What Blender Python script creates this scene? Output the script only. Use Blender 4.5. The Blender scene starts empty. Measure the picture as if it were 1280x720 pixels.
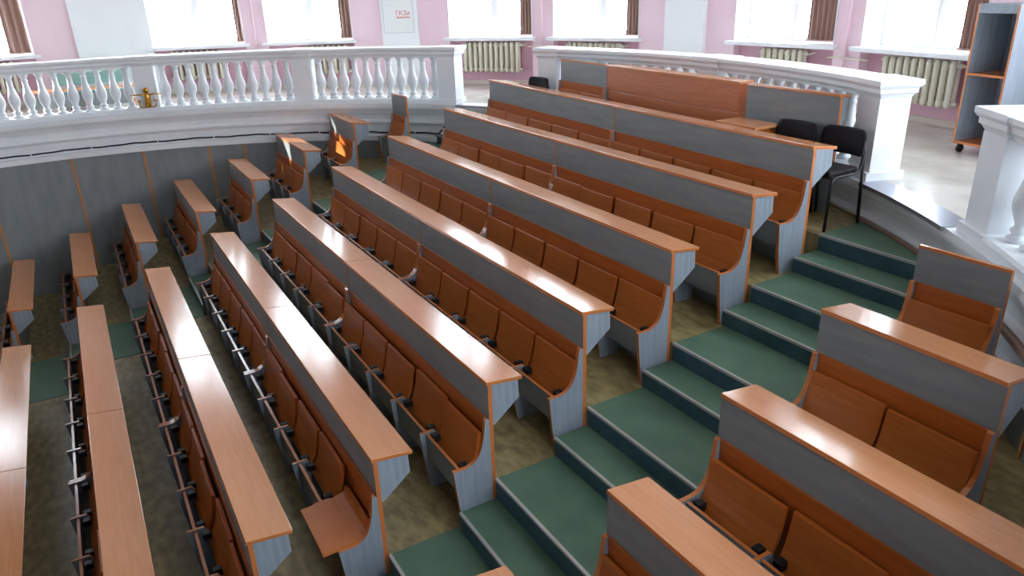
import bpy, bmesh, math, random
from math import sin, cos, pi, radians as R
from mathutils import Matrix, Vector

random.seed(7)
S = 0.8                                   # working units -> metres
SC = bpy.context.scene
COL = SC.collection

# ------------------------------------------------------------------ materials
def lin(c):
    return tuple(((v / 255) / 12.92 if v / 255 <= 0.04045 else ((v / 255 + 0.055) / 1.055) ** 2.4) for v in c) + (1.0,)

def mat(name, rgb, rough=0.5, spec=0.5, metal=0.0, var=0.0, scale=(1, 1, 1), rgb2=None, nscale=6.0, detail=4.0, bump=0.0, coat=0.0, rvar=0.0):
    m = bpy.data.materials.new(name); m.use_nodes = True
    nt = m.node_tree; b = nt.nodes['Principled BSDF']
    b.inputs['Base Color'].default_value = lin(rgb)
    b.inputs['Roughness'].default_value = rough
    b.inputs['Specular IOR Level'].default_value = spec
    b.inputs['Metallic'].default_value = metal
    b.inputs['Coat Weight'].default_value = coat
    b.inputs['Coat Roughness'].default_value = 0.12
    if rgb2 is not None or var > 0:
        tc = nt.nodes.new('ShaderNodeTexCoord'); mp = nt.nodes.new('ShaderNodeMapping')
        mp.inputs['Scale'].default_value = scale
        nz = nt.nodes.new('ShaderNodeTexNoise'); nz.inputs['Scale'].default_value = nscale; nz.inputs['Detail'].default_value = detail
        cr = nt.nodes.new('ShaderNodeValToRGB')
        c1 = rgb; c2 = rgb2 if rgb2 is not None else tuple(v * (1 - var) for v in rgb)
        cr.color_ramp.elements[0].position = 0.35; cr.color_ramp.elements[0].color = lin(c2)
        cr.color_ramp.elements[1].position = 0.65; cr.color_ramp.elements[1].color = lin(c1)
        L = nt.links.new
        L(tc.outputs['Object'], mp.inputs['Vector']); L(mp.outputs['Vector'], nz.inputs['Vector'])
        L(nz.outputs['Fac'], cr.inputs['Fac']); L(cr.outputs['Color'], b.inputs['Base Color'])
        if bump > 0:
            bp = nt.nodes.new('ShaderNodeBump'); bp.inputs['Strength'].default_value = bump; bp.inputs['Distance'].default_value = 0.01
            L(nz.outputs['Fac'], bp.inputs['Height']); L(bp.outputs['Normal'], b.inputs['Normal'])
        if rvar > 0:
            mr = nt.nodes.new('ShaderNodeMapRange'); mr.inputs['To Min'].default_value = rough; mr.inputs['To Max'].default_value = rough + rvar
            L(nz.outputs['Fac'], mr.inputs['Value']); L(mr.outputs['Result'], b.inputs['Roughness'])
    return m

M = {}
M['desk'] = mat('beech_laminate_desktop', (206, 143, 98), 0.15, 0.56, rgb2=(200, 135, 90), scale=(2.2, 30, 10), nscale=1.6)
M['edge'] = mat('orange_edge_band', (198, 117, 62), 0.2, 0.6)
M['seat'] = mat('orange_plywood_seat', (190, 108, 46), 0.3, 0.5, rgb2=(181, 98, 38), scale=(3, 3, 26), nscale=2.0)
M['back'] = mat('orange_plywood_back', (182, 97, 36), 0.33, 0.5, rgb2=(172, 87, 30), scale=(2, 30, 30), nscale=2.0)
M['grey'] = mat('grey_oak_laminate', (136, 141, 142), 0.42, 0.4, rgb2=(125, 130, 132), scale=(1.2, 9, 9), nscale=2.2, detail=6)
M['greyv'] = mat('grey_oak_laminate_upright', (150, 160, 170), 0.4, 0.45, rgb2=(135, 146, 156), scale=(22, 22, 1.5), nscale=1.8)
M['wains'] = mat('grey_wainscot_laminate', (138, 145, 147), 0.4, 0.4, rgb2=(128, 135, 137), scale=(4, 4, 1.2), nscale=2.2, detail=6)
M['batten'] = mat('orange_batten', (192, 132, 80), 0.5, 0.4)
M['black'] = mat('black_rubber', (22, 20, 22), 0.5, 0.4)
M['blackfab'] = mat('black_chair_fabric', (30, 24, 28), 0.75, 0.3, rgb2=(20, 16, 20), nscale=60)
M['vinyl'] = mat('mottled_olive_vinyl_floor', (170, 153, 106), 0.4, 0.45, rgb2=(124, 110, 70), scale=(2.6, 5.0, 1), nscale=3.2, detail=9)
M['green'] = mat('green_lino_tread', (96, 128, 106), 0.5, 0.4, rgb2=(86, 117, 96), nscale=4.5, detail=6)
M['teal'] = mat('teal_lino_riser', (62, 96, 106), 0.45, 0.4, rgb2=(54, 86, 96), nscale=8)
M['nosing'] = mat('pale_metal_nosing', (190, 188, 186), 0.35, 0.5, metal=0.4)
M['white'] = mat('white_paint_plaster', (238, 242, 245), 0.45, 0.4, rgb2=(231, 236, 240), nscale=3)
M['wplain'] = mat('white_gloss_paint', (236, 238, 240), 0.35, 0.5)
M['pink'] = mat('pink_wall_paint', (240, 213, 222), 0.6, 0.3, rgb2=(236, 207, 217), nscale=1.3)
M['niche'] = mat('darker_pink_niche', (220, 176, 190), 0.6, 0.3, rgb2=(214, 168, 183), nscale=1.5)  # recesses below the sills get a darker pink than the wall
M['pilaster'] = mat('pale_grey_white_pilaster', (242, 245, 247), 0.55, 0.3)
M['ceil'] = mat('white_ceiling', (196, 192, 188), 0.8, 0.2)
M['hall'] = mat('pale_hall_wall', (172, 156, 152), 0.7, 0.2)
M['ring'] = mat('pale_grey_gallery_lino', (206, 202, 194), 0.16, 0.5, rgb2=(178, 172, 162), nscale=2.2, detail=6)
M['rad'] = mat('cream_radiator_enamel', (226, 220, 200), 0.4, 0.4)
M['curt'] = mat('brown_blind_fabric', (182, 150, 138), 0.8, 0.2, rgb2=(160, 126, 116), scale=(30, 30, 1), nscale=2)
M['brass'] = mat('gilded_brass', (205, 150, 60), 0.28, 0.5, metal=0.9)
M['candle'] = mat('ivory_candle_tube', (240, 235, 220), 0.5, 0.4)
M['tealfab'] = mat('pale_teal_upholstery', (150, 190, 182), 0.7, 0.3, rgb2=(140, 180, 174), nscale=20)
M['paper'] = mat('white_notice_board', (238, 242, 240), 0.5, 0.3)
M['red'] = mat('red_print', (206, 84, 104), 0.6, 0.3)
M['redpale'] = mat('pale_red_print', (226, 150, 150), 0.6, 0.3)
M['noticegrey'] = mat('grey_notice_edge', (212, 218, 218), 0.5, 0.3)  # pale grey of the notice board frame
M['dmetal'] = mat('dark_metal_sill', (170, 174, 186), 0.28, 0.5, metal=0.8)
M['boxwood'] = mat('orange_counter_board', (196, 118, 74), 0.32, 0.5, rgb2=(182, 104, 62), scale=(2, 2, 26), nscale=2)
M['skirt'] = mat('brown_pink_skirting', (150, 122, 112), 0.6, 0.3)
M['cream'] = mat('cream_skirting', (214, 200, 188), 0.55, 0.3)
g = bpy.data.materials.new('window_glass'); g.use_nodes = True
nt = g.node_tree; nt.nodes.clear()
o_ = nt.nodes.new('ShaderNodeOutputMaterial'); mx = nt.nodes.new('ShaderNodeMixShader'); tr = nt.nodes.new('ShaderNodeBsdfTransparent'); gl = nt.nodes.new('ShaderNodeBsdfGlossy')
gl.inputs['Roughness'].default_value = 0.02; tr.inputs['Color'].default_value = (0.97, 0.985, 1, 1); mx.inputs['Fac'].default_value = 0.05
nt.links.new(tr.outputs[0], mx.inputs[1]); nt.links.new(gl.outputs[0], mx.inputs[2]); nt.links.new(mx.outputs[0], o_.inputs[0])
M['glass'] = g

# ------------------------------------------------------------------ mesh builder
class MB:
    def __init__(s): s.v = []; s.f = []; s.m = []; s.smooth = []
    def add(s, vs, fs, mi=0, sm=False):
        o = len(s.v); s.v += [tuple(v) for v in vs]
        for k, f in enumerate(fs):
            s.f.append([o + i for i in f]); s.m.append(mi[k] if isinstance(mi, (list, tuple)) else mi); s.smooth.append(sm)
        return s
    def box(s, x0, x1, y0, y1, z0, z1, mi=0, px=None, top=None, front=None):
        vs = [(x0, y0, z0), (x1, y0, z0), (x1, y1, z0), (x0, y1, z0), (x0, y0, z1), (x1, y0, z1), (x1, y1, z1), (x0, y1, z1)]
        fs = [(3, 2, 1, 0), (4, 5, 6, 7), (0, 1, 5, 4), (1, 2, 6, 5), (2, 3, 7, 6), (3, 0, 4, 7)]
        t = mi if top is None else top; fr = mi if front is None else front; p = mi if px is None else px
        return s.add(vs, fs, [mi, t, fr, p, mi, p])
    def prism(s, pts, x0, x1, mi=0, edge=None, frame=None, edges=None):
        """polygon pts (y,z) extruded along x; frame maps (x,y,z)->point; counter-clockwise seen from +x"""
        n = len(pts); fr = frame or (lambda x, y, z: (x, y, z))
        vs = [fr(x0, *p) for p in pts] + [fr(x1, *p) for p in pts]
        e = mi if edge is None else edge
        fs = [tuple(range(n))[::-1], tuple(range(n, 2 * n))]; ms = [mi, mi]
        for i in range(n):
            j = (i + 1) % n; fs.append((i, j, n + j, n + i)); ms.append(e if edges is None else (e if i in edges else mi))
        return s.add(vs, fs, ms)
    def lathe(s, prof, c=(0, 0), n=12, mi=0):
        vs = []; fs = []
        for r, z in prof:
            for k in range(n): a = 2 * pi * k / n; vs.append((c[0] + r * cos(a), c[1] + r * sin(a), z))
        for i in range(len(prof) - 1):
            for k in range(n):
                k2 = (k + 1) % n; fs.append((i * n + k, i * n + k2, (i + 1) * n + k2, (i + 1) * n + k))
        fs.append(tuple(range(n))[::-1]); fs.append(tuple((len(prof) - 1) * n + k for k in range(n)))
        return s.add(vs, fs, mi, True)
    def arc(s, prof, a0, a1, n, mi=0, mis=None, c=None, sm=False):
        """closed profile (r,z) swept about the hall centre from a0 to a1 degrees"""
        cx, cy = c or CEN; m = len(prof); vs = []; fs = []; ms = []
        for i in range(n + 1):
            a = R(a0 + (a1 - a0) * i / n)
            for r, z in prof: vs.append((cx + r * cos(a), cy + r * sin(a), z))
        for i in range(n):
            for k in range(m):
                k2 = (k + 1) % m; fs.append((i * m + k, i * m + k2, (i + 1) * m + k2, (i + 1) * m + k)); ms.append(mi if mis is None else mis[k])
        fs.append(tuple(range(m))[::-1]); fs.append(tuple(n * m + k for k in range(m))); ms += [mi, mi]
        return s.add(vs, fs, ms, sm)
    def tube(s, pts, r, n=8, mi=0):
        pts = [Vector(p) for p in pts]; vs = []; fs = []
        ref = Vector((0, 0, 1))
        for i, p in enumerate(pts):
            d = (pts[min(i + 1, len(pts) - 1)] - pts[max(i - 1, 0)]).normalized()
            u = d.cross(ref)
            if u.length < 1e-3: u = d.cross(Vector((1, 0, 0)))
            u.normalize(); w = u.cross(d)
            rr = r[i] if isinstance(r, (list, tuple)) else r
            for k in range(n): a = 2 * pi * k / n; q = p + u * (rr * cos(a)) + w * (rr * sin(a)); vs.append(tuple(q))
        for i in range(len(pts) - 1):
            for k in range(n):
                k2 = (k + 1) % n; fs.append((i * n + k, i * n + k2, (i + 1) * n + k2, (i + 1) * n + k))
        fs.append(tuple(range(n))[::-1]); fs.append(tuple((len(pts) - 1) * n + k for k in range(n)))
        return s.add(vs, fs, mi, True)
    def sheet(s, line, th, x0, x1, mi=0, edge=None, nx=1):
        """thin curved board: centre line (y,z) given thickness, extruded along x"""
        n = len(line); L_ = []; R_ = []
        for i, (y, z) in enumerate(line):
            y0, z0 = line[max(i - 1, 0)]; y1, z1 = line[min(i + 1, n - 1)]
            dy, dz = y1 - y0, z1 - z0; l = math.hypot(dy, dz); ny, nz = -dz / l, dy / l
            L_.append((y + ny * th / 2, z + nz * th / 2)); R_.append((y - ny * th / 2, z - nz * th / 2))
        pts = L_ + R_[::-1]
        # split caps into quads so the curved outline stays clean
        m = len(pts); vs = [(x0, *p) for p in pts] + [(x1, *p) for p in pts]; fs = []; ms = []; e = mi if edge is None else edge
        for i in range(n - 1):
            a, b, c_, d = i, i + 1, m - 2 - i, m - 1 - i
            fs.append((d, c_, b, a)); fs.append((m + a, m + b, m + c_, m + d)); ms += [e, e]
        for i in range(m):
            j = (i + 1) % m; fs.append((i, j, m + j, m + i)); ms.append(e if i in (n - 1, m - 1) else mi)
        return s.add(vs, fs, ms)
    def mesh(s, name, mats, bevel=0.0):
        me = bpy.data.meshes.new(name)
        me.from_pydata([(x * S, y * S, z * S) for x, y, z in s.v], [], s.f)
        for m in (mats if isinstance(mats, (list, tuple)) else [mats]): me.materials.append(m)
        for p, mi, sm in zip(me.polygons, s.m, s.smooth): p.material_index = mi; p.use_smooth = sm
        bm = bmesh.new(); bm.from_mesh(me); bmesh.ops.recalc_face_normals(bm, faces=bm.faces)
        if bevel > 0:
            es = [e for e in bm.edges if len(e.link_faces) == 2 and e.calc_face_angle(0) > 0.6]
            bmesh.ops.bevel(bm, geom=es, offset=bevel * S, segments=2, affect='EDGES', profile=0.6)
        bm.to_mesh(me); bm.free()
        return me

CEN = (-0.68, 1.04)
def pol(r, a, z=0.0): return Vector((CEN[0] + r * cos(R(a)), CEN[1] + r * sin(R(a)), z))

def put(name, me, parent=None, loc=None, rz=0.0, label=None):
    o = bpy.data.objects.new(name, me); COL.objects.link(o)
    if loc is not None: o.location = Vector(loc) * S
    o.rotation_euler = (0, 0, rz)
    if parent is not None: o.parent = parent
    if label: o['label'] = label
    return o
def thing(name, label, cat, loc=(0, 0, 0), rz=0.0, group=None, me=None):
    o = put(name, me, None, loc, rz); o['label'] = label; o['category'] = cat
    if group: o['group'] = group
    return o
def struct(name, me, loc=(0, 0, 0), rz=0.0, label=None, parent=None):
    o = put(name, me, parent, loc, rz)
    if parent is None: o['kind'] = 'structure'
    if label: o['label'] = label
    return o
ORD = ['first', 'second', 'third', 'fourth', 'fifth', 'sixth', 'seventh', 'eighth', 'ninth', 'tenth', 'eleventh', 'twelfth']

# ------------------------------------------------------------------ fitted hall dimensions
H = 0.3305; HD = 0.858; WD = 0.303; TILT = 0.116; NA = 0.034; NB = 0.291
ROWS = [(0.0090, -0.0115), (0.9112, 0.3215), (1.7958, 0.6670), (2.6978, 0.9865), (3.5918, 1.3431), (4.4768, 1.6768), (5.3907, 1.9951), (6.3236, 2.3056), (7.2033, 2.6145)]
FAR = [-3.83, -3.835, -3.815, -3.843, -3.775, -3.769, -3.84, -3.84, -4.24]
SEAM = [-0.72, -0.731, -0.723, -0.734, -0.65, -0.65, -0.63, -0.67, -0.68]
NEAR = [2.40, 2.40, 2.394, 2.425, 2.481, 2.463, 2.445, 2.425, 2.405]
ROT = [0, 0, 0, 0, 0.004, 0, -0.005, -0.011, -0.054]
LT = [-5.22, -5.17, -5.197, -5.155, -5.205, -5.235, -5.36, -5.25]
LF = [-7.74, -7.62, -7.73, -7.63, -7.03, -7.03, -6.66, -5.82]
LN = [4, 4, 4, 4, 3, 3, 2, 1]
ZLOW0 = ROWS[0][1] - H

# ------------------------------------------------------------------ bench unit
cache = {}
def cm(key, fn):
    if key not in cache: cache[key] = fn()
    return cache[key]

def end_outline(h):
    return [(-0.265, -h), (0.0, -h), (0.0, 0.53), (-0.008, 0.548), (-0.022, 0.552), (-0.036, 0.54), (-0.044, 0.47), (-0.054, 0.40), (-0.070, 0.33), (-0.096, 0.265), (-0.128, 0.222), (-0.168, 0.197), (-0.21, 0.186), (-0.32, 0.186), (-0.323, 0.178), (-0.296, -0.10)]
SEAT_UP = [(-0.046, 0.425), (-0.057, 0.34), (-0.072, 0.265), (-0.092, 0.195), (-0.118, 0.135), (-0.146, 0.09), (-0.165, 0.055)]
SEAT_DOWN = [(-0.05, 0.27), (-0.062, 0.235), (-0.085, 0.21), (-0.12, 0.195), (-0.17, 0.187), (-0.43, 0.18)]

def bench(label, x0, x1, y, z, zlow, rz, nseat, group, desk=True, tall=0.0, down=(), cat='bench', ends=True, seats=True, piv=None, seam=False, wd=WD):
    """one lecture bench: x0..x1 along the row, front edge of its desktop at y, floor behind at z, own floor at zlow"""
    L = x1 - x0; h = z - zlow
    px = x0 if piv is None else piv
    loc = (px + (x0 - px) * cos(rz), y + (x0 - px) * sin(rz), zlow)
    t = thing('lecture_bench', label, cat, loc, rz, group)
    k = (round(L, 3), round(h, 3), nseat, desk, tall, seam, wd)
    up = lambda b: [setattr(b, 'v', [(a, c, d + h) for a, c, d in b.v]), b][1]
    hp = HD + tall
    def panel():
        b = MB(); top = hp - (0.03 if desk else 0.0)
        b.box(0.014 if seam else 0, L, 0.0, 0.032, -h, top - (0 if desk else 0.02), 0, px=1)
        if seam: b.box(0, 0.014, -0.003, 0.032, -h, top, 1)
        if not desk: b.box(0, L, 0.0, 0.032, top - 0.02, top, 1)
        return up(b).mesh('front_panel', [M['grey'], M['edge']])
    put('front_panel', cm(('panel',) + k, panel), t)
    if desk:
        def top():
            b = MB(); c, s_ = cos(TILT), sin(TILT); e = 0.012
            pts = [(-0.008, HD + 0.001), (-0.008 - 0.028 * s_, HD - 0.028), (wd * c - 0.028 * s_, HD - wd * s_ - 0.028 * c), (wd * c, HD - wd * s_)]
            b.prism(pts, 0.001, L - 0.001, 0, 1, edges=(0, 2)); b.m[-6] = 1; b.m[-5] = 1
            return up(b).mesh('desk_top', [M['desk'], M['edge']], 0.004)
        put('desk_top', cm(('top',) + k, top), t)
        def brk():
            b = MB(); q = wd / WD; b.prism([(0.032, 0.475), (0.05, 0.47), (0.272 * q, 0.645), (0.266 * q, HD - 0.03 - 0.03 * q), (0.032, HD - 0.034)], 0, 0.03, 0)
            return up(b).mesh('desk_bracket', [M['greyv']])
        me = cm(('brk', round(h, 3), wd), brk)
        for bx in ([0.012, L - 0.042]): put('desk_bracket', me, t, (bx, 0, 0))
    if not ends: return t
    def endp():
        b = MB(); b.prism(end_outline(h), 0, 0.034, 0, 1, edges=tuple(range(3, 16))); return up(b).mesh('end_panel', [M['greyv'], M['edge']])
    me = cm(('end', round(h, 3)), endp)
    for bx in (0.0, L - 0.034): put('end_panel', me, t, (bx, 0, 0))
    def back():
        b = MB(); b.sheet([(-0.009, 0.545), (-0.010, 0.30), (-0.012, 0.02)], 0.014, 0.035, L - 0.035, 0)
        return up(b).mesh('backrest', [M['back']])
    put('backrest', cm(('back',) + k, back), t)
    if not seats: return t
    def apron():
        b = MB(); b.box(0.034, L - 0.034, -0.272, -0.248, -0.045, 0.172, 0, top=1); return up(b).mesh('seat_rail', [M['grey'], M['edge']])
    put('seat_rail', cm(('apron',) + k, apron), t)
    def div():
        b = MB(); b.prism([(-0.262, -h), (-0.05, -h), (-0.05, 0.05), (-0.14, 0.10), (-0.19, 0.186), (-0.32, 0.186), (-0.323, 0.178), (-0.296, -0.10)], -0.013, 0.013, 0, 1, edges=(3, 4, 5, 6, 7))
        return up(b).mesh('divider', [M['greyv'], M['edge']])
    me = cm(('div', round(h, 3)), div); w = L / nseat
    for i in range(1, nseat): put('divider', me, t, (i * w, 0, 0))
    sw = w - 0.05
    def seat_u():
        b = MB(); b.sheet(SEAT_UP, 0.03, -sw / 2, sw / 2, 0, 1); return MB.mesh(up(b), 'seat', [M['seat'], M['back']], 0.004)
    def seat_d():
        b = MB(); b.sheet(SEAT_DOWN, 0.026, -sw / 2, sw / 2, 0, 1); return MB.mesh(up(b), 'seat', [M['seat'], M['edge']], 0.003)
    def hinge():
        b = MB(); b.box(-0.028, 0.028, -0.215, -0.15, 0.115, 0.175, 0)
        return up(b).mesh('hinge', [M['black']], 0.008)
    mu, md, mh = cm(('su', round(sw, 3), round(h, 3)), seat_u), cm(('sd', round(sw, 3), round(h, 3)), seat_d), cm(('hg', round(sw, 3), round(h, 3)), hinge)
    for i in range(nseat):
        cx = (i + 0.5) * w
        if i == 0: cx += 0.012
        if i == nseat - 1: cx -= 0.012
        if i in down:
            o = put('seat', md, t, (cx, 0, 0)); o['label'] = 'orange plywood seat folded down'
        else:
            dz = random.uniform(-0.006, 0.006); o = put('seat', mu, t, (cx, random.choice((0, 0, 0, 0, -0.01, -0.022)), dz))
        for sx in (-1, 1): put('hinge', mh, o, (sx * (sw / 2 - 0.05), 0, 0))
    return t

def row_low(j): return ROWS[j - 1][1] if j > 0 else ZLOW0
# centre block
CEXTRA = {0: 'only its desktop shows at the left edge of the photo', 3: ''}
for j in range(9):
    y, z = ROWS[j]; zl = row_low(j); rz = ROT[j]
    o_n = ORD[j]
    if j == 0:
        bench('leftmost long bench of the centre block, farther half, desktop shiny with window glare', FAR[j], SEAM[j] - 0.003, y, z, zl, rz, 5, 'benches of the centre block', piv=SEAM[j])
        bench('leftmost long bench of the centre block, nearer half, at the lower left corner', SEAM[j] + 0.003, NEAR[j], y, z, zl, rz, 5, 'benches of the centre block', piv=SEAM[j])
        continue
    fl = f'farther half of the {o_n} long grey and orange bench row from the left, centre block'
    nl = f'nearer half of the {o_n} long bench row from the left, by the right aisle'
    if j == 3: nl = 'nearer half of the fourth long bench row from the left, its end seat folded down'
    if j == 8:
        fl = 'farther half of the hindmost long bench row, just below the black chair by the doorway'
        nl = 'nearer half of the hindmost long bench row, in front of two black chairs'
    bench(fl, FAR[j], SEAM[j] - 0.003, y, z, zl, rz, 5, 'benches of the centre block', piv=SEAM[j])
    bench(nl, SEAM[j] + 0.003, NEAR[j], y, z, zl, rz, 5, 'benches of the centre block', down=((4,) if j == 3 else ()), piv=SEAM[j], seam=True)
# left block, against the curved wall
for j in range(8):
    y, z = ROWS[j]; zl = row_low(j)
    lab = f'short {LN[j]}-seat bench against the curved grey wall, {ORD[j]} from the left'
    if j == 5: lab = 'short three-seat bench against the curved wall with sun streaks on its panel'
    if j == 6: lab = 'short two-seat bench with desk, under the balustrade beside the single-seat bench'
    if j == 7: lab = 'single-seat bench without a desk under the end of the far left balustrade'
    bench(lab, LF[j], LT[j], y, z, zl, 0 if j != 7 else 0.05, LN[j], 'short benches of the left block', desk=(j != 7), tall=(0.0 if j != 7 else 0.03), piv=LT[j])
# right block
RX0 = [0, 0, 0, 3.765, 3.935, 3.912, 3.868, 3.90]; RX1 = [0, 0, 0, 6.40, 6.36, 5.78, 5.045, 4.52]; RN = [0, 0, 0, 4, 4, 3, 2, 1]
RLAB = {3: 'bench right of the aisle, only a desk corner showing at the bottom edge',
        4: 'bench right of the aisle at the bottom, in front of the three-seat one',
        5: 'long three-seat bench right of the aisle, second row up from the bottom right',
        6: 'two-seat bench right of the aisle with glare on its desk corner',
        7: 'single-seat bench without a desk, right of the aisle under the white balustrade'}
for j in range(3, 8):
    y, z = ROWS[j]; zl = row_low(j)
    bench(RLAB[j], RX0[j], RX1[j], y, z, zl, 0, RN[j], 'benches of the right block', desk=(j != 7), tall=(0.0 if j != 7 else -0.05))

# hindmost short benches, counter and table in front of the back balustrade
ZJ = 3.808; JR = -0.043
def jpt(x): return 8.08 + (x + 3.15) * -0.043
zt = ROWS[8][1]
bench('tall-backed short bench left of the orange counter, in front of the back balustrade', -3.15, -1.91, jpt(-3.15), ZJ - HD, zt, JR, 2, 'benches by the back balustrade', desk=False)
bench('short grey bench with a narrow desk right of the orange counter, behind two black chairs', 0.78, 2.01, jpt(0.78), ZJ - HD, zt, JR, 2, 'benches by the back balustrade', seats=False, ends=False, wd=0.14)
# orange counter
ct = thing('counter', 'tall orange wooden counter between the two benches at the back balustrade', 'counter', (-1.90, jpt(-1.90), zt), JR)
cl = 2.56; ch = ZJ - zt
put('front_panel', MB().box(0, cl, 0, 0.03, 0.845, ch - 0.03).mesh('front_panel', [M['boxwood']], 0.004), ct)
put('front_panel', MB().box(0, cl, 0.0, 0.03, 0, 0.84).mesh('front_panel', [M['boxwood']], 0.004), ct)
put('top', MB().box(-0.008, cl + 0.012, -0.02, 0.2, ch - 0.028, ch).mesh('top', [M['desk']], 0.004), ct)
for x in (0.0, cl - 0.03): put('side_panel', MB().box(x, x + 0.03, 0.03, 0.15, 0, ch - 0.03).mesh('side_panel', [M['boxwood']]), ct)
# small table in front of it
tz = 3.452 - zt
tb = thing('table', 'low orange tabletop standing in front of the orange counter', 'table', (1.24, 7.42, zt), JR)
put('tabletop', MB().box(-0.45, 0.14, 0.0, 0.36, tz - 0.03, tz, 0).mesh('tabletop', [M['desk']], 0.004), tb)
for x in (-0.40, 0.06): put('side_panel', MB().box(x, x + 0.03, 0.1, 0.34, 0, tz - 0.03).mesh('side_panel', [M['back']]), tb)
put('modesty_panel', MB().box(-0.37, 0.06, 0.30, 0.325, 0.25, tz - 0.03).mesh('modesty_panel', [M['back']]), tb)

# ------------------------------------------------------------------ floor tiers and stairs
b = MB()
ys = [-7.5] + [r[0] + NA + 0.002 for r in ROWS] + [8.6]
zs = [ZLOW0] + [r[1] for r in ROWS]
def chord(y, rr=7.6):
    d = rr * rr - (y - CEN[1]) ** 2
    return math.sqrt(max(d, 4.0))
for i in range(len(zs)):
    w = chord(ys[i] if i > 1 else 0.0)
    w = min(w, 7.58) if i else 9.4
    b.box(CEN[0] - w, CEN[0] + w, ys[i], ys[i + 1], -1.2, zs[i])
struct('floor', b.mesh('floor', [M['vinyl']]), label='stepped olive vinyl floor of the lecture hall')

def stairs(name, label, xa, xb, xr=None, xl=None):
    st = put(name, None, None, (0, 0, 0)); st['kind'] = 'structure'; st['label'] = label
    for j in range(9):
        y, z = ROWS[j]; zl = row_low(j); zm = (z + zl) / 2
        x0, x1 = xa(j), xb(j)
        ynext = (ROWS[j + 1][0] - NB) if j < 8 else 8.35
        for (ya, yb, z0, z1) in ((y - NB, y + NA, zl - 0.01, zm), (y + NA, ynext, zm - 0.03, z + 0.006)):
            if j == 7 and ya > y and xr: x1 = xr
            if j == 7 and ya > y and xl: x0 = xl
            s_ = put('step', MB().box(x0, x1, ya, yb, z0, z1, 0, top=1, front=0).mesh('step', [M['teal'], M['green']]), st)
            n_ = MB().prism([(ya - 0.005, z1 - 0.018), (ya - 0.0005, z1 - 0.018), (ya - 0.0005, z1 + 0.0005), (ya + 0.02, z1 + 0.0005), (ya + 0.02, z1 + 0.004), (ya - 0.005, z1 + 0.004)], x0, x1)
            put('nosing', n_.mesh('nosing', [M['nosing']]), s_)
stairs('stairs', 'green lino aisle stairs on the right with teal risers', lambda j: NEAR[j] + 0.015, lambda j: (RX0[j] if 3 <= j < 8 else 3.88) - 0.012 if j < 8 else 4.6, 4.7)
stairs('stairs', 'green lino aisle stairs on the left along the short benches', lambda j: (LT[j] if j < 8 else -5.9) + 0.012, lambda j: FAR[j] - 0.012, None, -6.0)

# ------------------------------------------------------------------ curved wainscot, plinth, gallery
A0, A1 = -25.0, 215.0
ZG = 3.0
# wainscot split in panels with battens
b = MB(); b.arc([(7.62, -0.6), (7.62, 2.33), (7.56, 2.33), (7.56, -0.6)], 130, A1, 60); b.arc([(7.62, -0.6), (7.62, 2.33), (7.56, 2.33), (7.56, -0.6)], A0, 52, 60)
wl = struct('wall_inner', b.mesh('wall_inner', [M['wains']]), label='curved grey laminate wainscot around the benches')
BAT = [188.5, 178.7, 170.0, 161.6, 156.8, 150.5, 144.0, 137.5, -16, -7, 2, 11, 20, 28, 35.5, 42.5, 49]
for a in BAT:
    put('batten', MB().arc([(7.565, -0.5), (7.565, 2.33), (7.548, 2.33), (7.548, -0.5)], a - 0.14, a + 0.14, 1).mesh('batten', [M['batten']]), wl)
PL = [(7.95, 1.9), (7.57, 1.9), (7.57, 2.33), (7.52, 2.33), (7.52, 2.42), (7.57, 2.43), (7.57, 2.62), (7.545, 2.63), (7.53, 2.665), (7.545, 2.70), (7.565, 2.71), (7.565, 2.80), (7.54, 2.81), (7.525, 2.85), (7.51, 2.88), (7.49, 2.90), (7.48, 2.93), (7.48, 2.996), (7.95, 2.996)]
b = MB(); b.arc(PL, A0, A1, 150)
struct('trim_plinth', b.mesh('trim_plinth', [M['white']]), label='white moulded plinth under the balustrade')
b = MB(); b.arc([(7.57, 2.60), (7.50, 2.60), (7.50, 2.64), (7.52, 2.65), (7.57, 2.65)], 40, 66.5, 20)
struct('baseboard_back', b.mesh('baseboard_back', [M['skirt']]), label='brown pink skirting at the foot of the plinth')
# gallery floor
b = MB(); b.arc([(10.9, 2.7), (10.9, ZG), (7.62, ZG), (7.62, 2.7)], -60, 240, 150)
struct('floor_gallery', b.mesh('floor_gallery', [M['ring']]), label='pale glossy gallery floor behind the balustrade')
for a0, a1 in ((55.2, 66.2), (113.8, 125.3)):
    struct('trim_threshold', MB().arc([(7.72, ZG - 0.003), (7.72, ZG + 0.006), (7.45, ZG + 0.006), (7.45, ZG - 0.03), (7.465, ZG - 0.03), (7.465, ZG - 0.003)], a0, a1, 10).mesh('trim_threshold', [M['dmetal']]), label='dark metal edge strip of the doorway sill')

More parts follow.
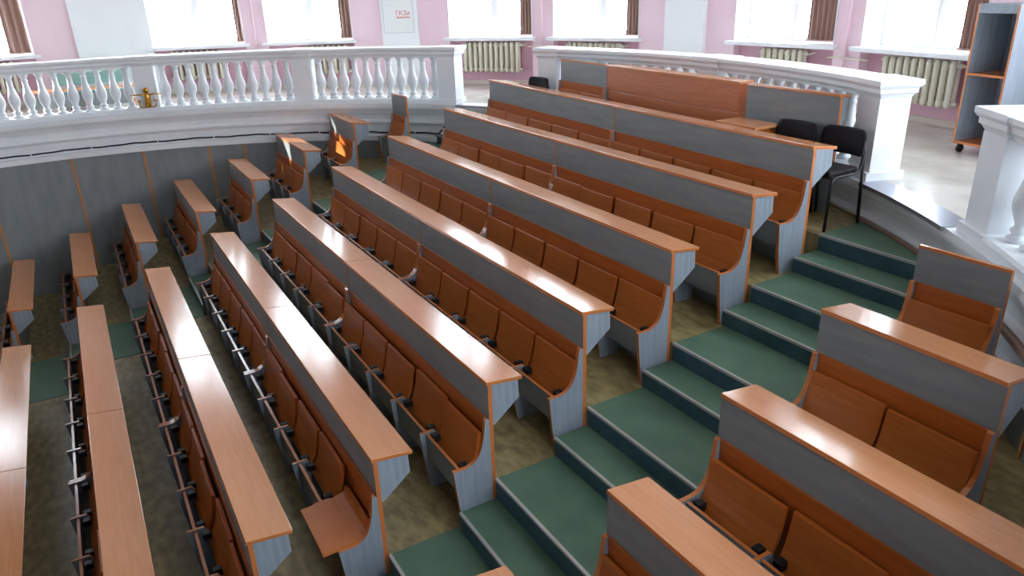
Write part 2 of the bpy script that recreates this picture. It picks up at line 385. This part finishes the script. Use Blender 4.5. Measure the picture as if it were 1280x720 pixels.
# ------------------------------------------------------------------ balustrades
RAIL = [(7.86, 3.775), (7.86, 3.80), (7.88, 3.825), (7.90, 3.835), (7.90, 3.875), (7.92, 3.885), (7.94, 3.91), (7.94, 3.945), (7.52, 3.945), (7.52, 3.91), (7.54, 3.885), (7.56, 3.875), (7.56, 3.835), (7.58, 3.825), (7.60, 3.80), (7.60, 3.775)]
BASE = [(7.93, ZG - 0.002), (7.93, 3.05), (7.91, 3.075), (7.55, 3.075), (7.53, 3.05), (7.53, ZG - 0.002)]
PROF = [(0.082, 3.07), (0.082, 3.105), (0.062, 3.115), (0.05, 3.135), (0.066, 3.15), (0.066, 3.165), (0.046, 3.18), (0.046, 3.21), (0.066, 3.26), (0.084, 3.31), (0.09, 3.355), (0.086, 3.40), (0.072, 3.45), (0.056, 3.51), (0.047, 3.57), (0.043, 3.63), (0.045, 3.645), (0.05, 3.655), (0.05, 3.67), (0.04, 3.685), (0.044, 3.71), (0.062, 3.74), (0.078, 3.765), (0.082, 3.78), (0.082, 3.81)]
bal_me = MB().lathe(PROF, (0, 0), 14).mesh('baluster', [M['white']])
def post_mesh(half):
    b = MB()
    def ring(rm, hw, hd, z): return None
    # post built around its own origin: x radial, y tangential
    def blk(hr, ht, z0, z1): b.box(-hr, hr, -ht, ht, z0, z1)
    blk(0.20, half + 0.02, ZG - 0.001, ZG + 0.08); blk(0.16, half, ZG + 0.08, 3.78)
    prof = [(-0.015, 3.77), (0.0, 3.80), (0.015, 3.825), (0.03, 3.835), (0.03, 3.875), (0.045, 3.885), (0.06, 3.91), (0.06, 3.952)]
    for (d0, z0), (d1, z1) in zip(prof, prof[1:]):
        x0, y0, x1, y1 = 0.165 + d0, half + 0.005 + d0, 0.165 + d1, half + 0.005 + d1
        b.add([(-x0, -y0, z0), (x0, -y0, z0), (x0, y0, z0), (-x0, y0, z0), (-x1, -y1, z1), (x1, -y1, z1), (x1, y1, z1), (-x1, y1, z1)], [(3, 2, 1, 0), (4, 5, 6, 7), (0, 1, 5, 4), (1, 2, 6, 5), (2, 3, 7, 6), (3, 0, 4, 7)])
    return b.mesh('post', [M['white']])
post_me = post_mesh(0.17)
def balustrade(label, posts, nb):
    """posts: angles in descending or ascending order; balusters fill each bay"""
    a_lo, a_hi = min(posts), max(posts)
    t = thing('balustrade', label, 'balustrade', pol(7.73, (a_lo + a_hi) / 2, ZG), 0, 'white balustrades round the benches')
    base = pol(7.73, (a_lo + a_hi) / 2, ZG)
    off = lambda p: (p[0] - base[0], p[1] - base[1], p[2] - base[2])
    def loc_mesh(b, name):
        b.v = [off(v) for v in b.v]; return b.mesh(name, [M['white']])
    n = max(4, int((a_hi - a_lo) / 1.2))
    put('handrail', loc_mesh(MB().arc(RAIL, a_lo, a_hi, n), 'handrail'), t)
    put('base_rail', loc_mesh(MB().arc(BASE, a_lo, a_hi, n), 'base_rail'), t)
    for a in posts:
        p = pol(7.73, a, 0); put('post', post_me, t, off((p[0], p[1], ZG - ZG)), R(a)).location.z = -ZG * S
    ps = sorted(posts)
    for k in range(len(ps) - 1):
        x0, x1 = ps[k] + 1.45, ps[k + 1] - 1.45
        if ps[k + 1] < 25: continue
        m = nb
        for i in range(m):
            a = x0 + (x1 - x0) * (i + 0.5) / m; p = pol(7.73, a, 0)
            put('baluster', bal_me, t, off((p[0], p[1], 0)), 0)
    return t
balustrade('long curved white balustrade on the left with a gilded wall light on one post', [126.9, 147.6, 168.0, 188.6, 209.2], 11)
balustrade('curved white balustrade at the back, behind the orange counter', [67.8, 89.0, 112.0], 12)
balustrade('white balustrade at the right edge, beside the doorway with the bookcase', [53.2, 32.5], 11)

# ------------------------------------------------------------------ outer wall with windows
WR = 10.1; ZS = 3.93; ZT = 6.55; ZC = 7.9
PAIRS = [20.3, 54.3, 88.3, 121.95, 156.7, 191.55]
WIN = []
for p in PAIRS: WIN += [p - 6.38, p + 6.38]
PAIRS = [-47.7, -13.7] + PAIRS + [225.5]
HW = 5.1
edges = [-60.0]
solid = []
cur = -60.0
for w in sorted(WIN):
    if w - HW > cur: solid.append((cur, w - HW))
    cur = max(cur, w + HW)
solid.append((cur, 240.0))
b = MB()
for a0, a1 in solid:
    n = max(1, int((a1 - a0) / 2.0)); b.arc([(WR + 0.55, ZG - 0.02), (WR + 0.55, ZC), (WR, ZC), (WR, ZG - 0.02)], a0, a1, n, 0)
for w in WIN:
    b.arc([(WR + 0.55, ZT), (WR + 0.55, ZC), (WR, ZC), (WR, ZT)], w - HW, w + HW, 5, 0)
struct('wall_outer', b.mesh('wall_outer', [M['pink']]), label='curved pink outer wall with tall windows')
for w in WIN:
    b = MB(); b.arc([(WR + 0.55, ZG - 0.02), (WR + 0.55, ZS - 0.06), (WR + 0.20, ZS - 0.06), (WR + 0.20, ZG - 0.02)], w - HW - 0.05, w + HW + 0.05, 5, 0)
    struct('wall_niche', b.mesh('wall_niche', [M['niche']]), label='darker pink recess below a window sill')
b = MB()
for a0, a1 in solid:
    if a1 - a0 > 1.0: b.arc([(WR + 0.01, ZG - 0.01), (WR + 0.01, ZG + 0.085), (WR - 0.03, ZG + 0.08), (WR - 0.03, ZG - 0.01)], a0, a1, max(1, int((a1 - a0) / 2)), 0)
for w in WIN: b.arc([(WR + 0.21, ZG - 0.01), (WR + 0.21, ZG + 0.085), (WR + 0.17, ZG + 0.08), (WR + 0.17, ZG - 0.01)], w - HW, w + HW, 5, 0)
struct('baseboard_outer', b.mesh('baseboard_outer', [M['cream']]), label='cream skirting along the pink wall')
for k in range(len(PAIRS) - 1):
    a = (PAIRS[k] + PAIRS[k + 1]) / 2
    if PAIRS[k] > 60 and PAIRS[k] < 180: pass
    hw = 2.2
    if 170 < a < 178: a, hw = 172.0, 3.9
    b = MB(); b.arc([(WR + 0.05, ZG - 0.01), (WR + 0.05, ZC), (WR - 0.09, ZC), (WR - 0.09, ZG - 0.01)], a - hw, a + hw, 3, 0)
    struct('trim_pilaster', b.mesh('trim_pilaster', [M['pilaster']]), label='flat pale pilaster on the pink wall')

def window(idx, w):
    """flat casement in the recess; local x along the wall (towards lower angles), y outwards"""
    r = WR + 0.42; half = r * sin(R(HW)) - 0.0; c = pol(r * cos(R(HW)), w, 0)
    t = put(f'window_{idx}', None, None, c, R(w - 90)); t['kind'] = 'structure'
    z0, z1 = ZS, ZT; fw = 0.06
    def frame(x0, x1, za, zb, wd, y0, y1):
        b = MB(); b.box(x0, x1, y0, y1, za, za + wd); b.box(x0, x1, y0, y1, zb - wd, zb); b.box(x0, x0 + wd, y0, y1, za + wd, zb - wd); b.box(x1 - wd, x1, y0, y1, za + wd, zb - wd); return b
    fr = frame(-half, half, z0, z1, fw, -0.04, 0.06)
    xm = -0.03; zr = 5.75
    fr.box(xm - 0.035, xm + 0.035, -0.04, 0.06, z0 + fw, z1 - fw); fr.box(-half + fw, half - fw, -0.04, 0.06, zr - 0.035, zr + 0.035)
    put('window_frame', fr.mesh('window_frame', [M['wplain']]), t)
    for (xa, xb) in ((-half + fw + 0.004, xm - 0.038), (xm + 0.038, half - fw - 0.004)):
        for (za, zb) in ((z0 + fw + 0.004, zr - 0.038), (zr + 0.038, z1 - fw - 0.004)):
            s_ = put('sash', frame(xa, xb, za, zb, 0.045, -0.055, 0.02).mesh('sash', [M['wplain']]), t)
            put('pane', MB().box(xa + 0.04, xb - 0.04, -0.02, -0.008, za + 0.04, zb - 0.04).mesh('pane', [M['glass']]), s_)
    # reveals and sill
    b = MB()
    for sx in (-1, 1):
        b.add([(sx * half, 0.1, z0), (sx * (half + 0.0), 0.1, z1), (sx * (WR * sin(R(HW)) - 0.002), -0.44, z1), (sx * (WR * sin(R(HW)) - 0.002), -0.44, z0),
               (sx * (half - 0.012), 0.1, z0), (sx * (half - 0.012), 0.1, z1), (sx * (WR * sin(R(HW)) - 0.014), -0.44, z1), (sx * (WR * sin(R(HW)) - 0.014), -0.44, z0)],
              [(0, 1, 2, 3), (7, 6, 5, 4), (0, 3, 7, 4), (1, 5, 6, 2), (2, 6, 7, 3), (0, 4, 5, 1)])
    b.box(-half, half, -0.43, 0.1, z1 - 0.012, z1)
    put('window_reveal', b.mesh('window_reveal', [M['wplain']]), t)
    sw = WR * sin(R(HW)) + 0.09
    put('window_sill', MB().box(-sw, sw, -0.56, 0.0, z0 - 0.055, z0 + 0.008).mesh('window_sill', [M['wplain']], 0.012), t)
    return t, c
for i, w in enumerate(sorted(WIN, reverse=True)): window(i + 1, w)

# ceiling and front wall
b = MB(); b.arc([(10.8, ZC), (10.8, ZC + 0.2), (0.01, ZC + 0.2), (0.01, ZC)], -60, 240, 75); b.box(-11.5, 10.2, -9.5, 1.2, ZC, ZC + 0.2)
struct('ceiling', b.mesh('ceiling', [M['ceil']]))
struct('wall_front', MB().box(-11.5, 10.2, -7.7, -7.5, -1.2, ZC).mesh('wall_front', [M['hall']]))
# gallery side of the inner wall (closes the space under the gallery)
b = MB(); b.arc([(7.95, -1.2), (7.95, 2.9), (7.63, 2.9), (7.63, -1.2)], A0 - 30, A1 + 25, 120)
struct('wall_gallery', b.mesh('wall_gallery', [M['white']]))

# ------------------------------------------------------------------ curtains (brown vertical blinds at one side of each window)
CW = {185.2: (3, 0.36, 'brown blind at the leftmost window by the left edge'), 163.1: (2, 0.13, 'thin dark blind edge at the bright window right of the wide white pilaster'),
      150.3: (3, 0.24, 'narrow brown blind at the window left of the notice board'), 128.3: (4, 0.26, 'brown blind at the window above the radiator by the left doorway'),
      115.5: (4, 0.28, 'brown blind at the window above the left end of the back balustrade'), 94.6: (6, 0.50, 'wide tan blind at the window right of the grey pilaster'),
      81.9: (5, 0.36, 'brown blind folded beside the bookcase')}
for w, (nf, width, lab) in CW.items():
    best = min(WIN, key=lambda q: abs(q - w)); width *= 1.0
    x1 = WR * sin(R(HW)) - 0.03; c = pol((WR + 0.42) * cos(R(HW)), best, 0)
    t = thing('blind', lab, 'blind', (c[0], c[1], ZS + 0.06), R(best - 90), 'brown window blinds')
    n = 8 * nf; pts = []; b = MB(); vs = []; fs = []
    for k in range(n + 1):
        u = k / n; x = x1 - width + width * u; yy = -0.30 + 0.035 * sin(u * nf * 2 * pi)
        for (dy, z) in ((0, 0), (0, ZT - ZS - 0.12), (0.012, ZT - ZS - 0.12), (0.012, 0)): vs.append((x, yy + dy, z))
    for k in range(n):
        for q in range(4): q2 = (q + 1) % 4; fs.append((k * 4 + q, k * 4 + q2, k * 4 + 4 + q2, k * 4 + 4 + q))
    fs += [(3, 2, 1, 0), (n * 4, n * 4 + 1, n * 4 + 2, n * 4 + 3)]
    b.add(vs, fs)
    put('fabric', b.mesh('fabric', [M['curt']]), t)
    put('bottom_rail', MB().box(x1 - width, x1, -0.335, -0.265, -0.02, 0.0).mesh('bottom_rail', [M['curt']]), t)
    put('headrail', MB().box(-x1 + 0.05, x1, -0.34, -0.26, ZT - ZS - 0.12, ZT - ZS - 0.075).mesh('headrail', [M['wplain']]), t)

# ------------------------------------------------------------------ radiators
def radiator(w, da, nf, lab):
    c = pol(WR + 0.07, w + da, ZG); t = thing('radiator', lab, 'radiator', c, R(w + da - 90), 'cream column radiators under the windows')
    p = 0.114; z0, z1 = 0.26, 0.84
    b = MB()
    prof = [(-0.028, z0), (0.028, z0), (0.034, z0 + 0.03), (0.034, z1 - 0.03), (0.02, z1), (-0.02, z1), (-0.034, z1 - 0.03), (-0.034, z0 + 0.03)]
    # a section: rounded column front and back joined by a web
    for yy in (-0.075, 0.02):
        b.lathe([(0.018, z0), (0.036, z0 + 0.025), (0.036, z1 - 0.03), (0.02, z1)], (0, yy), 8)
    b.box(-0.018, 0.018, -0.075, 0.02, z1 - 0.09, z1 - 0.025); b.box(-0.018, 0.018, -0.075, 0.02, z0 + 0.02, z0 + 0.09)
    me = b.mesh('section', [M['rad']])
    for i in range(nf): put('section', me, t, ((i - (nf - 1) / 2) * p, 0, 0))
    for zz in (z0 + 0.05, z1 - 0.06): put('manifold', MB().tube([(-nf * p / 2 - 0.04, -0.027, zz), (nf * p / 2 + 0.04, -0.027, zz)], 0.03, 8).mesh('manifold', [M['rad']]), t)
    for sx in (-1, 1): put('wall_bracket', MB().box(sx * nf * p * 0.32 - 0.012, sx * nf * p * 0.32 + 0.012, -0.03, 0.135, z0 + 0.02, z0 + 0.045).mesh('wall_bracket', [M['rad']]), t)
    # pipes to the floor
    put('feed_pipe', MB().tube([(nf * p / 2 + 0.03, -0.027, z1 - 0.06), (nf * p / 2 + 0.09, -0.027, z1 - 0.06), (nf * p / 2 + 0.11, -0.02, z1 - 0.045), (nf * p / 2 + 0.15, 0.0, z1 - 0.045)], 0.014, 8).mesh('feed_pipe', [M['rad']]), t)
win = lambda a: min(WIN, key=lambda q: abs(q - a))
radiator(win(185), 0.2, 10, 'radiator behind the balustrade at the left edge, under the leftmost window')
radiator(win(163), 0.7, 9, 'radiator behind the sunlit balusters right of the gilded wall light')
radiator(win(150.3), -1.6, 8, 'radiator behind balusters left of the notice board')
radiator(win(128.3), 0.1, 11, 'cream radiator seen in full through the left doorway')
radiator(win(115.5), 0.3, 10, 'radiator whose top shows behind the left end of the back balustrade')
radiator(win(94.6), 0.0, 7, 'radiator whose top shows behind the right half of the back balustrade')
radiator(win(81.9), -0.2, 10, 'cream radiator under the rightmost window, left of the bookcase')
# heating pipes between the two windows of each pair
for p, lab in ((88.3, 'heating pipe between the two windows left of the bookcase'), (121.95, 'heating pipe between the windows above the doorway chair'), (156.7, 'heating pipe between the bright windows behind the left balustrade')):
    c = pol(WR - 0.045, p, ZG); t = thing('heating_pipe', lab, 'pipe', c, R(p - 90), 'heating pipes on the pink wall')
    put('riser_pipe', MB().tube([(0, 0, 0), (0, 0, ZC - ZG - 0.02)], 0.018, 8).mesh('riser_pipe', [M['pink']]), t)
    for sx in (-1, 1): put('branch_pipe', MB().tube([(0, 0, 0.77), (sx * 0.12, 0.0, 0.77), (sx * 0.22, 0.02, 0.765), (sx * 0.28, 0.05, 0.755), (sx * 0.34, 0.07, 0.75)], 0.013, 8).mesh('branch_pipe', [M['rad']]), t)

# ------------------------------------------------------------------ chairs
def chair_parts(t, back_w=0.48, fab='blackfab'):
    """stacking chair facing -y; origin on the floor"""
    sh = 0.54; hw = 0.235
    b = MB(); b.box(-0.22, 0.22, -0.22, 0.20, sh - 0.03, sh + 0.03); put('seat', b.mesh('seat', [M[fab]], 0.028), t)
    # padded back with rounded top, slightly curved
    vs = []; fs = []; n = 12; rows = [(0.66, 0.93), (0.685, 1.0), (0.77, 1.0), (0.83, 0.99), (0.87, 0.95), (0.895, 0.88), (0.905, 0.76)]
    for side, dy in ((0, -0.03), (1, 0.03)):
        for z, f in rows:
            for k in range(n + 1):
                u = -1 + 2 * k / n; th = 1.0 if z not in (0.66, 0.905) else 0.35
                vs.append((u * back_w / 2 * f, 0.235 + (z - 0.66) * 0.16 - 0.04 * u * u + dy * th * (1 - 0.5 * abs(u) ** 6), z))
    m = len(rows) * (n + 1)
    for s_ in (0, 1):
        for i in range(len(rows) - 1):
            for k in range(n): a = s_ * m + i * (n + 1) + k; fs.append((a, a + 1, a + n + 2, a + n + 1))
    for k in range(n):
        fs.append((k, k + 1, m + k + 1, m + k)); a = (len(rows) - 1) * (n + 1) + k; fs.append((a, a + 1, m + a + 1, m + a))
    for i in range(len(rows) - 1):
        for e in (0, n): a = i * (n + 1) + e; fs.append((a, a + n + 1, m + a + n + 1, m + a))
    bk = MB().add(vs, fs, 0, True)
    put('backrest', bk.mesh('backrest', [M[fab]]), t)
    for sx in (-1, 1):
        x = sx * hw
        put('leg', MB().tube([(x * 1.03, -0.22, 0.0), (x, -0.2, sh - 0.08), (x, -0.18, sh - 0.04), (x, -0.12, sh - 0.03), (x, 0.13, sh - 0.03), (x, 0.20, sh + 0.0), (x * 0.98, 0.225, sh + 0.06), (x * 0.95, 0.245, 0.69), (x * 0.85, 0.26, 0.78)], 0.016, 8).mesh('leg', [M['black']]), t)
        put('leg', MB().tube([(x * 1.05, 0.27, 0.0), (x * 1.03, 0.25, 0.3), (x * 1.0, 0.235, sh + 0.05), (x * 0.97, 0.25, 0.70)], 0.016, 8).mesh('leg', [M['black']]), t)
    put('crossbar', MB().tube([(-hw, -0.16, sh - 0.04), (hw, -0.16, sh - 0.04)], 0.012, 8).mesh('crossbar', [M['black']]), t)
ch = thing('chair', 'black padded chair with thin black legs at the end of the hindmost row', 'chair', (2.15, 7.56, ROWS[8][1]), R(0), 'black chairs at the back'); chair_parts(ch)
ch = thing('chair', 'black chair showing only its rounded back beside the orange tabletop', 'chair', (1.64, 7.50, ROWS[8][1]), R(0), 'black chairs at the back'); chair_parts(ch)
ch = thing('chair', 'black chair by the left doorway, only its back showing above a desk', 'chair', (-3.5, 7.68, ROWS[8][1]), R(6), 'black chairs at the back'); chair_parts(ch)

# ------------------------------------------------------------------ bookcase
bk0 = Vector((2.06, 9.83, ZG)); bk1 = Vector((2.55, 9.73, ZG)); rz = math.atan2(bk1.y - bk0.y, bk1.x - bk0.x)
bw = 0.48; bd = 0.50; bh = 1.45
bc = thing('bookcase', 'open grey bookcase on castors with orange edges by the rightmost window', 'bookcase', bk0, rz)
zb = 0.10
for x in (0.0, bw - 0.025): put('side_panel', MB().box(x, x + 0.025, 0, bd, zb, zb + bh, 0, front=1).mesh('side_panel', [M['greyv'], M['edge']]), bc)
put('back_panel', MB().box(0.025, bw - 0.025, bd - 0.015, bd, zb, zb + bh).mesh('back_panel', [M['greyv']]), bc)
put('top_panel', MB().box(0.025, bw - 0.025, 0.0, bd - 0.015, zb + bh - 0.025, zb + bh).mesh('top_panel', [M['greyv']]), bc)
put('top_rail', MB().box(0.025, bw - 0.025, 0.0, 0.02, zb + bh - 0.09, zb + bh - 0.027).mesh('top_rail', [M['greyv']]), bc)
for z in (zb, zb + 0.73): put('shelf', MB().box(0.025, bw - 0.025, 0.004, bd - 0.015, z, z + 0.025, 0, front=0).mesh('shelf', [M['edge']]), bc)
for x in (0.06, bw - 0.06):
    for y in (0.06, bd - 0.06):
        b = MB(); b.box(x - 0.02, x + 0.02, y - 0.02, y + 0.02, 0.07, 0.1); b.tube([(x - 0.018, y, 0.042), (x + 0.018, y, 0.042)], 0.042, 12)
        put('castor', b.mesh('castor', [M['black']]), bc)

# ------------------------------------------------------------------ gilded wall light on the balustrade post
p = pol(7.73 - 0.185, 168.0, 3.05)
sc = thing('wall_light', 'small gilded three-armed wall light on the balustrade post', 'light', p, R(168 + 180 - 90 + 180))
# local y points outwards (away from the hall centre), so the light reaches to -y
b = MB(); b.lathe([(0.02, 0.03), (0.045, 0.06), (0.055, 0.12), (0.045, 0.2), (0.05, 0.24), (0.03, 0.29), (0.012, 0.31)], (0, -0.03), 12)
put('backplate', b.mesh('backplate', [M['brass']]), sc)
put('finial', MB().lathe([(0.02, 0.29), (0.042, 0.315), (0.048, 0.34), (0.035, 0.365), (0.012, 0.38)], (0, -0.05), 12).mesh('finial', [M['brass']]), sc)
for sx in (-1, 1):
    put('arm', MB().tube([(0, -0.04, 0.09), (sx * 0.05, -0.08, 0.05), (sx * 0.10, -0.1, 0.05), (sx * 0.135, -0.11, 0.09), (sx * 0.135, -0.11, 0.15)], 0.012, 8).mesh('arm', [M['brass']]), sc)
    put('cup', MB().lathe([(0.01, 0.145), (0.04, 0.155), (0.042, 0.17), (0.02, 0.172)], (sx * 0.135, -0.11), 10).mesh('cup', [M['brass']]), sc)
    put('candle', MB().lathe([(0.017, 0.168), (0.017, 0.235), (0.008, 0.245)], (sx * 0.135, -0.11), 10).mesh('candle', [M['candle']]), sc)
    put('crossarm', MB().tube([(0, -0.05, 0.26), (sx * 0.12, -0.05, 0.265), (sx * 0.26, -0.05, 0.26)], [0.016, 0.013, 0.008], 8).mesh('crossarm', [M['brass']]), sc)
put('arm', MB().tube([(0, -0.05, 0.1), (0, -0.12, 0.05), (0, -0.17, 0.06), (0, -0.18, 0.12)], 0.012, 8).mesh('arm', [M['brass']]), sc)
put('cup', MB().lathe([(0.01, 0.115), (0.04, 0.125), (0.042, 0.14), (0.02, 0.142)], (0, -0.18), 10).mesh('cup', [M['brass']]), sc)

# ------------------------------------------------------------------ notice board on the pilaster
pa = 139.35; c = pol(WR - 0.10, pa, 4.06)
nb = thing('notice_board', 'white notice board with small red lettering on the pilaster', 'sign', c, R(pa - 90))
put('board', MB().box(-0.31, 0.31, -0.012, 0.0, 0, 1.0).mesh('board', [M['paper']]), nb)
b = MB(); b.box(-0.322, 0.322, -0.016, 0.0, -0.012, 0.0); b.box(0.31, 0.322, -0.016, 0.0, 0.0, 1.0); b.box(-0.322, -0.31, -0.016, 0.0, 0.0, 1.0)
put('frame', b.mesh('frame', [M['noticegrey']]), nb)
def text(body, size, x, z, m, name, parent):
    cu = bpy.data.curves.new(name, 'FONT'); cu.body = body; cu.size = size * S; cu.align_x = 'CENTER'; cu.extrude = 0.001
    tmp = bpy.data.objects.new(name, cu); COL.objects.link(tmp)
    dg = bpy.context.evaluated_depsgraph_get(); me = bpy.data.meshes.new_from_object(tmp.evaluated_get(dg))
    bpy.data.objects.remove(tmp); me.materials.clear(); me.materials.append(m)
    o = put(name, me, parent, (x, -0.0145, z)); o.rotation_euler = (R(90), 0, 0); return o
text('ГКЗи', 0.125, 0.10, 0.33, M['red'], 'lettering', nb)
b = MB(); x = -0.03
for k, w_ in enumerate((0.03, 0.018, 0.026, 0.02, 0.034, 0.016, 0.028, 0.022, 0.03)):
    b.box(x, x + w_, -0.0155, -0.0122, 0.272, 0.272 + (0.03 if k % 3 else 0.038)); x += w_ + 0.007
put('small_print', b.mesh('small_print', [M['redpale']]), nb)

# ------------------------------------------------------------------ black cable along the plinth with clips
pts = []
for i in range(121):
    a = 196 - i * 0.56; z = 2.478 + 0.006 * sin(i * 0.45) + 0.003 * sin(i * 1.3)
    pts.append(tuple(pol(7.55, a, z)))
for a, z in ((128.3, 2.49), (127.8, 2.56), (127.3, 2.62), (126.3, 2.635), (124.5, 2.62)): pts.append(tuple(pol(7.54, a, z)))
cb = thing('cable', 'black cable clipped along the white plinth on the left', 'cable', pts[0])
o0 = Vector(pts[0]); b = MB().tube([tuple(Vector(p) - o0) for p in pts], 0.014, 6)
put('wire', b.mesh('wire', [M['black']]), cb)
for a in (183, 176.0, 167.9, 160.6, 153.0, 146, 139, 132):
    q = pol(7.548, a, 2.478) - o0; put('clip', MB().box(-0.018, 0.014, -0.009, 0.009, -0.018, 0.022).mesh('clip', [M['wplain']]), cb, q, R(a))

# ------------------------------------------------------------------ desk and teal chairs in the gallery behind the left balustrade
da = 175.0; c = pol(8.55, da, ZG)
dk = thing('desk', 'long narrow desk with orange edges behind the left balustrade', 'desk', c, R(da - 90))
# local x runs to lower angles (rightwards in the photo), y outwards
put('tabletop', MB().box(-1.0, 0.72, -0.2, 0.2, 0.38, 0.405, 0, front=1).mesh('tabletop', [M['desk'], M['edge']]), dk)
for x in (-0.98, -0.12, 0.68): put('leg_panel', MB().box(x, x + 0.03, -0.16, 0.16, 0, 0.38, 0, front=1).mesh('leg_panel', [M['greyv'], M['edge']]), dk)
put('modesty_panel', MB().box(-0.95, 0.68, 0.08, 0.1, 0.06, 0.30).mesh('modesty_panel', [M['wains']]), dk)
for i, dx in enumerate((-0.52, -0.26, 0.0, 0.26, 0.52)):
    q = pol(8.55, da, ZG) + Matrix.Rotation(R(da - 90), 3, 'Z') @ Vector((dx + 0.02, 0.42, 0))
    t = thing('chair', f'pale teal chair at the gallery desk, {ORD[i]} of five from the left', 'chair', q, R(da - 90), 'teal chairs behind the left balustrade')
    b = MB(); pr = [(-0.118, 0.42), (0.118, 0.42)] + [(0.118 * cos(u * pi / 10) , 0.56 + 0.09 * sin(u * pi / 10)) for u in range(11)]
    n = len(pr); vs = [(x, y, z) for y in (0.06, 0.10) for x, z in pr]
    b.add(vs, [tuple(range(n))[::-1], tuple(range(n, 2 * n))] + [(k, (k + 1) % n, n + (k + 1) % n, n + k) for k in range(n)])
    put('backrest', b.mesh('backrest', [M['tealfab']], 0.006), t)
    put('seat', MB().box(-0.115, 0.115, -0.14, 0.08, 0.27, 0.31).mesh('seat', [M['tealfab']], 0.01), t)
    for sx in (-1, 1):
        put('leg', MB().tube([(sx * 0.1, -0.12, 0), (sx * 0.1, -0.11, 0.27)], 0.012, 8).mesh('leg', [M['black']]), t)
        put('leg', MB().tube([(sx * 0.1, 0.1, 0), (sx * 0.1, 0.075, 0.27), (sx * 0.1, 0.08, 0.45)], 0.012, 8).mesh('leg', [M['black']]), t)

# ------------------------------------------------------------------ light
wd_ = bpy.data.worlds.new('overcast_sky'); SC.world = wd_; wd_.use_nodes = True
bg = wd_.node_tree.nodes['Background']; bg.inputs['Color'].default_value = (0.86, 0.935, 1.0, 1); bg.inputs['Strength'].default_value = 23.0
for i, w in enumerate(sorted(WIN)):
    r = WR + 0.70; c = pol(r * cos(R(HW)), w, (ZS + ZT) / 2)
    la = bpy.data.lights.new('window_daylight', 'AREA'); la.shape = 'RECTANGLE'; la.size = 2 * r * sin(R(HW)) * S; la.size_y = (ZT - ZS) * S
    la.cycles.is_portal = True
    o = bpy.data.objects.new('window_daylight', la); COL.objects.link(o); o.location = c * S
    d = -Vector((cos(R(w)), sin(R(w)), 0)); o.rotation_euler = d.to_track_quat('-Z', 'Y').to_euler()
sun = bpy.data.lights.new('sun', 'SUN'); sun.energy = 22.0; sun.angle = R(0.6); sun.color = (1.0, 0.95, 0.86)
so = bpy.data.objects.new('sun', sun); COL.objects.link(so)
az, el = R(240), R(23.5)
so.rotation_euler = (-Vector((cos(az) * cos(el), sin(az) * cos(el), sin(el)))).to_track_quat('-Z', 'Y').to_euler()

# ------------------------------------------------------------------ camera
cam = bpy.data.cameras.new('camera'); co = bpy.data.objects.new('camera', cam); COL.objects.link(co)
cam.sensor_width = 36; cam.lens = 918.152 / 1280 * 36; cam.clip_start = 0.02; cam.clip_end = 200
rt, upv, fw = Vector((0.5089151551401488, 0.8602359077854268, -0.031615626282912555)), Vector((-0.3130963923185517, 0.21918977175339888, 0.9240814320587771)), Vector((-0.8018578514835318, 0.46038030682825204, -0.3808857559675063))
mw = Matrix((rt, upv, -fw)).transposed().to_4x4(); mw.translation = Vector((6.667206443792899, 1.4360371104701624, 4.883370006658749)) * S
co.matrix_world = mw; SC.camera = co

SC.view_settings.view_transform = 'Standard'; SC.view_settings.look = 'None'
SC.view_settings.exposure = -0.38; SC.view_settings.gamma = 1.0; SC.view_settings.use_curve_mapping = False
SC.cycles.max_bounces = 8; SC.cycles.diffuse_bounces = 5; SC.cycles.glossy_bounces = 4; SC.cycles.transparent_max_bounces = 12
SC.cycles.sample_clamp_indirect = 12.0; SC.cycles.caustics_reflective = False; SC.cycles.caustics_refractive = False
SC.cycles.use_denoising = True
